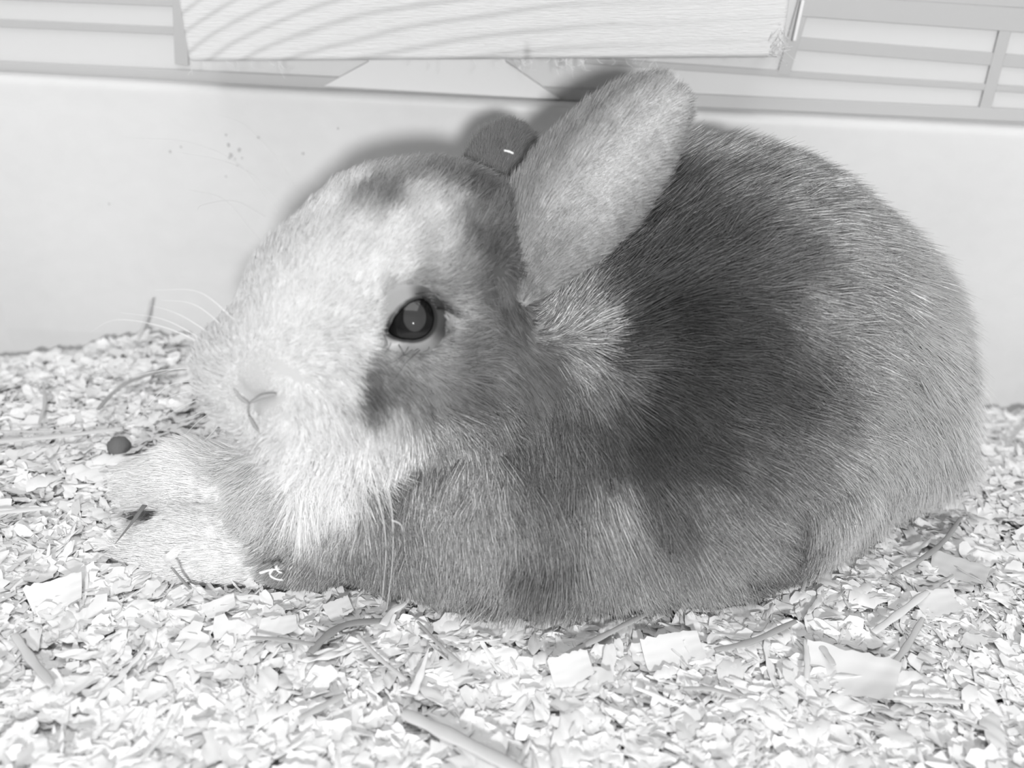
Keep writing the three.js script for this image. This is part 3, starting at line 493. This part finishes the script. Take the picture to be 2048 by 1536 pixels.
// eye
{
  const q = new THREE.Quaternion().setFromRotationMatrix(new THREE.Matrix4().makeBasis(eyeR, eyeU, eyeAxis));
  const eye = new THREE.Mesh(new THREE.SphereGeometry(ER, 48, 32), new THREE.MeshPhysicalMaterial({ color: new THREE.Color().setRGB(0.004, 0.004, 0.004), roughness: 0.6, specularIntensity: 0.1, clearcoat: 0.6, clearcoatRoughness: 0.03, ior: 1.38 }));
  eye.position.copy(eyeC); eye.quaternion.copy(q); eye.name = 'eye'; eye.userData.label = 'dark shining eye'; rabbit.add(shade(eye));
  // pupil: a shallow cap following the eyeball, the flash reflex painted grey
  const pg = new THREE.CircleGeometry(1, 40); { const q2 = [], ii = [], nr = 8, na = 40; for (let r = 0; r <= nr; r++) for (let k = 0; k < na; k++) { const a = k / na * 6.28319, x = 0.00040 + Math.cos(a) * 0.0026 * r / nr, y = 0.0007 + Math.sin(a) * 0.0034 * r / nr; q2.push(x, y, Math.sqrt((ER * 1.008) ** 2 - x * x - y * y)); } for (let r = 0; r < nr; r++) for (let k = 0; k < na; k++) { const a = r * na + k, b = r * na + (k + 1) % na; ii.push(a, a + na, b, b, a + na, b + na); } pg.deleteAttribute('uv'); pg.setAttribute('position', new THREE.Float32BufferAttribute(q2, 3)); pg.setIndex(ii); pg.computeVertexNormals(); }
  const pm = new THREE.Mesh(pg, new THREE.MeshPhysicalMaterial({ color: new THREE.Color().setRGB(0.032, 0.032, 0.032), roughness: 0.7, specularIntensity: 0.2, clearcoat: 1, clearcoatRoughness: 0.03 })); pm.name = 'pupil'; pm.userData.label = 'pupil with the flash reflex painted grey'; pm.scale.setScalar(1.004); eye.add(shade(pm));
  // lids: from the almond opening out to the skin
  const n = 72, m = 9, pos = [], col = [], idx = [];
  for (let i = 0; i < n; i++) {
    const a = i / n * Math.PI * 2, r0 = OPEN(a), dir = eyeR.clone().multiplyScalar(Math.cos(a)).addScaledVector(eyeU, Math.sin(a));
    const zin = Math.sqrt(Math.max(0, (ER * 1.02) ** 2 - Math.min(r0, ER) ** 2));
    const r1 = Math.max(r0 + 0.0022, 0.0089) + 0.0040 * Math.exp(-(((a - 3.45) / 0.55) ** 2)) + 0.0008 * smooth(Math.cos(a), 0, 1); let s = 0.02; const o = eyeC.clone().addScaledVector(dir, r1);
    for (let k = 0; k < 40; k++) { const e = sdf(o.clone().addScaledVector(eyeAxis, s)); s -= e * 0.7; }
    const zout = s - 0.0004;
    for (let j = 0; j <= m; j++) {
      const t = j / m, bulge = Math.sin(Math.min(1, t * 2.2) * Math.PI * 0.5) * 0.0003 * (1 - t);
      const r = lerp(r0, r1, t), z = Math.max(lerp(zin - 0.0002, zout, smooth(t, 0.0, 1)), r < ER * 1.035 ? Math.sqrt((ER * 1.035) ** 2 - r * r) : -1) + bulge;
      pos.push(...eyeC.clone().addScaledVector(dir, r).addScaledVector(eyeAxis, z).toArray());
      const lower = smooth(-Math.sin(a + 0.5), -0.2, 0.5), inner = Math.exp(-(((a - 3.5) / 0.7) ** 2));
      let tn = lerp(lerp(66, 148, smooth(-Math.cos(a), -0.35, 0.25)), 140, lower); tn = lerp(tn, 188, inner * smooth(t, 0.15, 0.4)); tn = lerp(tn, 150, smooth(t, 0.6, 1) * (1 - inner) * 0.7); if (t < 0.12) tn = 36; const c = lin(tn); col.push(c, c, c);
    }
  }
  for (let i = 0; i < n; i++) for (let j = 0; j < m; j++) { const a = i * (m + 1) + j, b = ((i + 1) % n) * (m + 1) + j; idx.push(a, a + 1, b, b, a + 1, b + 1); }
  const g = new THREE.BufferGeometry(); g.setAttribute('position', new THREE.Float32BufferAttribute(pos, 3)); g.setAttribute('color', new THREE.Float32BufferAttribute(col, 3)); g.setIndex(idx); g.computeVertexNormals();
  part(rabbit, g, new THREE.MeshPhysicalMaterial({ vertexColors: true, roughness: 0.45, clearcoat: 0.0 }), 'eyelid', 'bare grey eyelid rim');
  // lashes over and under the eye
  const at = (px, py, up) => { const d = ray(px, py).normalize(); const i = skinAt(px, py); const t = V(bp.getX(i), bp.getY(i), bp.getZ(i)).sub(camera.position).dot(d); return camera.position.clone().addScaledVector(d, t - up); };
  const lash = [];
  for (let i = 0; i < 34; i++) { const t = rnd(), x = lerp(828, 878, t), y = lerp(590, 618, t) + gauss() * 8, L = rr(30, 85); lash.push(tube([at(x, y, 0.0022), at(x + L * 0.5, y + L * (0.02 + 0.12 * t) + gauss() * 3, 0.0042), at(x + L, y + L * (0.12 + 0.35 * t) + gauss() * 6, 0.0038)], rr(0.00006, 0.00010), 4, 8, (s) => 1 - 0.8 * s)); }
  for (const pts of [[[797, 690], [806, 705], [808, 708]], [[818, 692], [812, 703], [808, 708]], [[808, 708], [790, 722], [770, 730]], [[825, 700], [805, 715], [785, 738]], [[840, 700], [810, 728], [790, 758], [770, 775]], [[842, 694], [822, 706], [800, 712]], [[850, 692], [858, 694], [856, 700], [846, 704]], [[772, 690], [768, 696], [764, 700]], [[782, 686], [776, 700], [768, 708]]]) lash.push(tube(pts.map(([x, y]) => at(x, y, 0.0022)), 0.00009, 4, 12, (s) => 1 - 0.6 * s));
  part(rabbit, mergeGeometries(lash), std(48, 0.5), 'eyelash', 'dark lashes around the eye');
  // nose pad, nostrils and lip line, grey tubes painting in the crease shade
  const nose = [];
  const line = (pts, r, up = -0.0001) => tube(pts.map(([x, y]) => at(x, y, up)), r, 6, 14, (s) => 0.35 + 0.65 * Math.sin(Math.PI * clamp(s * 0.9 + 0.08, 0, 1)));
  const nostrils = part(rabbit, mergeGeometries([line([[468, 776], [480, 794], [497, 806]], 0.0006), line([[552, 788], [525, 793], [500, 806]], 0.00062)]), std(152, 0.8), 'nostril_shade', 'slit nostrils with their shade painted grey');
  part(rabbit, mergeGeometries([line([[497, 806], [496, 820], [498, 830]], 0.0003), line([[498, 832], [508, 848], [520, 868]], 0.0005)]), std(150, 0.8), 'mouth_shade', 'small lip line under the nose with its shade painted grey');
  // whiskers
  const wm = std(228, 0.4), wd = std(196, 0.5);
  const whisk = (pts, z, mat, r = 0.00011) => part(rabbit, tube(pts.map(([x, y], i) => P(x, y, z[0] + (z[1] - z[0]) * i / (pts.length - 1))), r, 5, 22, (s) => 1 - 0.8 * s), mat, 'whisker');
  for (const pts of [
    [[430, 700], [330, 655], [230, 640], [180, 665]], [[425, 690], [330, 640], [240, 625]], [[440, 680], [360, 630], [300, 610]], [[420, 735], [330, 740], [230, 760]], [[418, 760], [340, 770], [280, 830]], [[420, 775], [350, 790], [300, 815]],
    [[430, 790], [370, 810], [330, 835]], [[440, 815], [400, 840], [370, 870]], [[450, 830], [420, 870], [390, 895]], [[470, 640], [400, 585], [310, 580]], [[455, 660], [390, 610], [320, 600]], [[425, 745], [370, 735], [310, 750]], [[435, 800], [390, 830], [350, 845]]]) whisk(pts, [0.196, 0.205], wm, 0.00012);
  for (const pts of [[[530, 432], [470, 402], [405, 410], [395, 420]], [[555, 425], [480, 330], [380, 285], [250, 275]], [[560, 400], [500, 345], [440, 320], [360, 305]], [[520, 480], [450, 400], [380, 380]], [[590, 370], [550, 310], [490, 250], [440, 230]]]) whisk(pts, [0.206, 0.230], wd, 0.00007);
  // long hairs hanging from the ruff
  const gm = std(205, 0.5);
  for (const pts of [[[742, 962], [760, 1010], [772, 1090], [764, 1200]], [[757, 930], [780, 1000], [786, 1100], [774, 1220]], [[700, 960], [715, 1030], [700, 1120]], [[783, 1040], [800, 1048], [806, 1062]]]) part(rabbit, tube(pts.map(([x, y]) => P(x, y, 0.176)), 0.00020, 5, 24, (s) => 1 - 0.6 * s), gm, 'guard_hair', 'long loose pale hair hanging from the ruff');
}
top(rabbit, 'rabbit', 'young grey and white long-haired rabbit crouching on wood shavings with one ear raised', 'rabbit');

// ------------------------------------------------------------------ wood shavings
const flakeMat = new THREE.MeshPhysicalMaterial({ vertexColors: true, roughness: 1, metalness: 0, specularIntensity: 0.4, ior: 1.3 });
function flakeGeo(l, w, curl, twist, ragged, n = 7, m = 3, thick = 0.015, point = 0.55) {   // a shaving of unit length lying in x-z, curled up in y
  const pos = [], idx = [], col = [], N = (n + 1) * (m + 1);
  const edge = [...Array((n + 1) * 2)].map(() => 1 + ragged * (rnd() - 0.5) * 2), endA = rr(-0.2, 0.2), endB = rr(-0.25, 0.25);
  for (const side of [1, -1]) for (let i = 0; i <= n; i++) for (let j = 0; j <= m; j++) {
    const t = i / n - 0.5, s = j / m * 2 - 1, taper = 1 - point * Math.abs(t * 2) ** 3, ww = w / 2 * s * taper * edge[i + (s > 0 ? n + 1 : 0)];
    const x = (t + (t > 0 ? endA : endB) * s * 0.3) * l, a = twist * t, y = curl * (t * t * 2 - 0.2) + curl * 0.6 * (s * s) * w + (point < 0.2 ? 0.004 : 0.02) * Math.sin(t * 19 + s * 3), th = side * thick * 0.5;
    pos.push(x, y * l + ww * Math.sin(a) + th, ww * Math.cos(a)); const c = 1 + 0.05 * Math.sin(s * 9 + t * 3); col.push(c, c, c);
  }
  for (let i = 0; i < n; i++) for (let j = 0; j < m; j++) { const a = i * (m + 1) + j, b = a + 1, c = a + m + 1, d = c + 1; idx.push(a, b, c, b, d, c, N + a, N + c, N + b, N + b, N + c, N + d); }
  for (let i = 0; i < n; i++) { const a = i * (m + 1), c = a + m + 1, e = a + m, f = c + m; idx.push(a, c, N + a, c, N + c, N + a, e, N + e, f, f, N + e, N + f); }
  for (let j = 0; j < m; j++) { const a = j, b = j + 1, o = n * (m + 1); idx.push(a, N + a, b, b, N + a, N + b, o + a, o + b, N + o + a, o + b, N + o + b, N + o + a); }
  const g = new THREE.BufferGeometry(); g.setAttribute('position', new THREE.Float32BufferAttribute(pos, 3)); g.setAttribute('color', new THREE.Float32BufferAttribute(col, 3)); g.setIndex(idx); g.computeVertexNormals(); return g;
}
{
  const bed = new THREE.Group();
  const kinds = [['shaving', flakeGeo(1, 0.5, 0.10, 0.4, 0.5, 8, 3), 6200, 0.004, 0.014], ['shaving', flakeGeo(1, 0.36, -0.10, 0.6, 0.5, 8, 3), 6500, 0.005, 0.015], ['shaving', flakeGeo(1, 0.7, 0.16, 0.3, 0.5, 8, 3), 4600, 0.004, 0.011], ['shaving', flakeGeo(1, 0.22, 0.10, 0.8, 0.4, 8, 3), 8500, 0.005, 0.016], ['sliver', flakeGeo(1, 0.09, 0.08, 0.9, 0.3, 7, 2, 0.02), 8000, 0.005, 0.018], ['crumb', flakeGeo(1, 0.4, 0.3, 0.5, 0.5, 4, 2, 0.06), 7000, 0.0015, 0.004]];
  const q = new THREE.Quaternion(), e = new THREE.Euler(), M = new THREE.Matrix4(), p = V(), sc = V();
  for (const [name, geo, num, s0, s1] of kinds) {
    const im = new THREE.InstancedMesh(geo, flakeMat, num), col = new Float32Array(num * 3); let k = 0, guard = 0;
    while (k < num && guard++ < num * 6) {
      const z = lerp(0.095, WALL_Z - 0.004, rnd() ** 0.85), x = rr(-1, 1) * (0.10 + z * 0.62), s = lerp(s0, s1, rnd() ** 1.6) * 1.12;
      p.set(x, floorY(x, z) + rr(-0.001, 0.0022) * (name === 'crumb' ? 1 : 1.3), -z);
      if (sdf(p) < s * 0.3) { continue; }
      const tilt = name === 'sliver' ? 0.11 : 0.15;
      e.set(gauss() * tilt, rnd() * 6.283, gauss() * tilt, 'YXZ'); q.setFromEuler(e);
      if (z > WALL_Z - s * 0.5 - 0.004) continue;
      M.compose(p, q, sc.set(s, s, s)); im.setMatrixAt(k, M);
      const grey = rnd() < 0.10 ? rr(203, 224) : rr(224, 241), c = lin(grey); col[k * 3] = col[k * 3 + 1] = col[k * 3 + 2] = c; k++;
    }
    im.count = k; im.instanceColor = new THREE.InstancedBufferAttribute(col, 3); im.name = name; im.castShadow = im.receiveShadow = true; bed.add(im);
  }
  top(bed, 'wood_shavings', 'loose pale wood shavings covering the tray floor', 'bedding', null, 'stuff');
}
// single hay stalks, large shavings and a dropping
function lieAt(px, py, up) { let p = onFloor(px, py, up); for (let i = 0; i < 3; i++) p = onFloor(px, py, floorY(p.x, -p.z) + up); return p; }
function stalk(label, pts, wpx, tone, opt = {}) {
  const up = opt.up ?? 0.0052, c = opt.z ? pts.map(([x, y], i) => P(x, y, lerp(opt.z[0], opt.z[1], i / (pts.length - 1)))) : pts.map(([x, y]) => lieAt(x, y, up));
  if (c.length === 2) c.splice(1, 0, c[0].clone().lerp(c[1], 0.5).add(V(0, opt.arch ?? 0.001, 0)));
  const r = wpx / 2 / F * c[1].clone().sub(camera.position).dot(CF), mid = c[Math.floor(c.length / 2)];
  const g = tube(c.map((v) => v.clone().sub(mid)), r, 8, 20, (t) => (0.75 + 0.25 * Math.sin(Math.PI * t)) * (1 + 0.12 * Math.sin(t * 17)) * (opt.point ? lerp(1, 0.15, t) : 1), opt.flat ?? 0.35);
  const m = new THREE.Mesh(g, std(tone, 0.7)); m.position.copy(mid);
  top(m, opt.name ?? 'hay_stalk', label, opt.cat ?? 'hay');
}
stalk('broad pale straw lying flat left of the dark dropping', [[-20, 884], [120, 872], [245, 856]], 15, 205);
stalk('thin pale straw just behind the broad flat straw at the left edge', [[-20, 862], [90, 862], [150, 855]], 8, 196);
stalk('long bent grey hay stalk reaching the rabbit muzzle from the left', [[196, 819], [222, 790], [258, 764], [320, 745], [400, 734]], 11, 160, { up: 0.006 });
stalk('upright thin stalk leaning on the tray wall left of the rabbit', [[303, 600], [292, 640], [276, 680]], 7, 190, { z: [0.328, 0.318], flat: 0.8 });
stalk('short pale straw lying at the left edge below the dropping', [[-20, 1028], [50, 1020], [112, 1014]], 14, 215);
stalk('dark flat hay blade resting on the tips of the front paws', [[294, 1004], [268, 1040], [230, 1088]], 14, 130, { up: 0.010, point: true });
stalk('short dark hay stalk leaning on the near white paw', [[344, 1136], [368, 1164], [398, 1194]], 8, 150, { z: [0.186, 0.190], flat: 0.7 });
stalk('dark forked leaf stalk in front of the ruff', [[620, 1306], [650, 1275], [690, 1250], [780, 1240]], 20, 140);
stalk('straight grey stalk pointing at the dark forked stalk from the left', [[500, 1275], [570, 1280], [640, 1291]], 12, 165);
stalk('slanting pale straw right of the dark forked stalk', [[714, 1270], [760, 1318], [815, 1360]], 10, 195);
stalk('curved pale shaving standing against the belly fur below the long hanging hairs', [[766, 1250], [785, 1222], [812, 1205], [822, 1182]], 22, 222, { up: 0.006, point: true, name: 'curled_shaving', cat: 'shaving' });
stalk('thin grey stalk slanting below the belly fur', [[835, 1243], [880, 1290], [922, 1326]], 8, 170);
stalk('long grey straw lying beside the belly fur where it meets the shavings', [[1130, 1310], [1200, 1275], [1302, 1222]], 14, 180);
stalk('very broad flat grey straw cut by the bottom edge of the picture', [[806, 1425], [900, 1470], [1060, 1550]], 34, 198, { arch: 0.002 });
stalk('short broad grey straw lying in front at lower centre left', [[598, 1438], [640, 1415], [690, 1388]], 17, 185);
stalk('pale straight wood strip slanting in front of the hind foot', [[1747, 1265], [1800, 1226], [1856, 1183]], 17, 220, { name: 'wood_strip', cat: 'shaving' });
stalk('bent dark stalk beside the hind foot with a raised tip', [[1785, 1150], [1840, 1120], [1890, 1080], [1921, 1036]], 11, 165, { up: 0.006 });
stalk('thick grey stalk lying on the shavings right of the belly fur', [[1430, 1300], [1500, 1284], [1592, 1242]], 16, 165);
stalk('thin pale stalk standing below the hind foot', [[1604, 1182], [1618, 1145], [1636, 1108]], 8, 200, { up: 0.006 });
stalk('grey bent stalk below the pale straight wood strip', [[1782, 1334], [1815, 1290], [1846, 1236]], 14, 185);
stalk('thin dark stalk with ragged end at lower right centre', [[1367, 1377], [1420, 1378], [1480, 1394]], 12, 178);
stalk('horizontal grey straw at lower right', [[1765, 1393], [1850, 1400], [1930, 1404]], 13, 200);
stalk('bright white splinter at lower centre', [[1268, 1374], [1310, 1390], [1360, 1412]], 11, 245, { name: 'wood_splinter', cat: 'splinter' });
stalk('long thin grey stalk along the underside of the hind foot', [[1618, 1092], [1690, 1094], [1766, 1098]], 7, 150);
stalk('upright pale chip standing in front of the hind leg', [[1611, 1280], [1614, 1320], [1613, 1360]], 12, 222, { name: 'wood_chip', cat: 'shaving' });
stalk('grey slanting chip beside the upright pale chip', [[1630, 1270], [1648, 1300], [1668, 1330]], 15, 195, { name: 'wood_chip', cat: 'shaving' });
stalk('pointed pale shaving standing upright at lower centre', [[824, 1388], [842, 1345], [857, 1298]], 26, 232, { up: 0.005, point: true, name: 'curled_shaving', cat: 'shaving' });
stalk('short vertical grey stem on the shavings at the far left', [[86, 764], [90, 805], [78, 848]], 7, 190);
stalk('grey flat straw in the lower left corner', [[28, 1268], [62, 1318], [104, 1368]], 20, 196);
stalk('tiny pale splinter caught between the two ears', [[1008, 301], [1018, 303], [1027, 307]], 5, 235, { z: [0.225, 0.225], flat: 0.8, name: 'wood_splinter', cat: 'splinter' });
{
  // curled white shaving caught on the near paw
  const pts = [[[520, 1146], [540, 1140], [560, 1138]], [[545, 1138], [540, 1150], [552, 1158], [566, 1160]], [[552, 1132], [556, 1142], [564, 1146]]];
  const g = mergeGeometries(pts.map((q) => tube(q.map(([x, y]) => P(x, y, 0.186)), 0.0004, 6, 14, (t) => 1 - 0.6 * t)));
  top(new THREE.Mesh(g, std(238, 0.6)), 'curled_shaving', 'small curly white shaving caught behind the near front paw', 'shaving');
  const bigF = (label, px, py, wpx, ratio, curl, turn, tone, up = 0.004, tilt = 0.12, zz = null) => {
    const p = zz ? frontAt(px, py).addScaledVector(CF, -0.0022) : lieAt(px, py, up), s = wpx / F * p.clone().sub(camera.position).dot(CF);
    const m = new THREE.Mesh(flakeGeo(1, ratio, curl * 0.8, 0.25, 0.10, 14, 6, 0.012, 0.12), new THREE.MeshStandardMaterial({ color: new THREE.Color().setRGB(lin(tone - 9), lin(tone - 9), lin(tone - 9)), roughness: 0.9, vertexColors: true }));
    m.position.copy(p); m.scale.setScalar(s); m.rotation.set(0.10 + tilt, turn, tilt, 'YXZ'); top(m, 'large_shaving', label, 'shaving');
  };
  bigF('broad rectangular grey shaving lying right of the hind foot', 1918, 1138, 105, 0.55, 0.08, -0.5, 205);
  bigF('pale ragged shaving beside the raised end of the pale wood strip', 1872, 1206, 80, 0.75, 0.15, 0.2, 222);
  bigF('large pale flat shaving right of the belly fur under the thick grey stalk', 1345, 1302, 120, 0.62, 0.12, 0.25, 235);
  bigF('largest curled shaving lying at lower right below the grey bent stalk', 1700, 1348, 175, 0.6, 0.16, -0.3, 222);
  bigF('square pale shaving under the long grey straw beside the belly', 1142, 1338, 85, 0.8, 0.1, 0.4, 235);
  bigF('pale square shaving just in front of the ruff', 678, 1218, 52, 0.85, 0.1, 0.6, 225);
  bigF('white shaving at the front of the near front paw', 440, 1214, 62, 0.6, 0.2, 0.6, 232);
  bigF('large white flat shaving at lower left below the front paws', 112, 1190, 100, 0.8, 0.1, 0.5, 238);
  bigF('pale flat shaving left of the pale square shaving by the ruff', 556, 1252, 75, 0.6, 0.08, 0.2, 226);
  bigF('small bent white shaving lying on the near front paw', 350, 1108, 40, 0.5, 0.5, 1.1, 240, 0, 0.2, 0.190);
  bigF('small grey square shaving between the front paw tips', 308, 1040, 42, 0.8, 0.15, 0.7, 215, 0, 0.3, 0.200);
  const p = lieAt(238, 893, 0.0035), dg = new THREE.IcosahedronGeometry(0.0036, 5), dp = dg.attributes.position;
  for (let i = 0; i < dp.count; i++) { const v = V(dp.getX(i), dp.getY(i), dp.getZ(i)), k = 1 + 0.12 * noise(v.x * 900, v.y * 900, v.z * 900) + 0.06 * noise(v.x * 2600, v.y * 2600, v.z * 2600); dp.setXYZ(i, v.x * k, v.y * k * 0.9, v.z * k); }
  const dm = mergeVertices(dg.deleteAttribute('normal').deleteAttribute('uv')); dm.computeVertexNormals();
  const drop = new THREE.Mesh(dm, std(105, 0.9)); drop.position.copy(p); top(drop, 'dropping', 'single round dark rabbit dropping on the shavings left of the paws', 'dropping');
}
renderer.render(scene, camera);
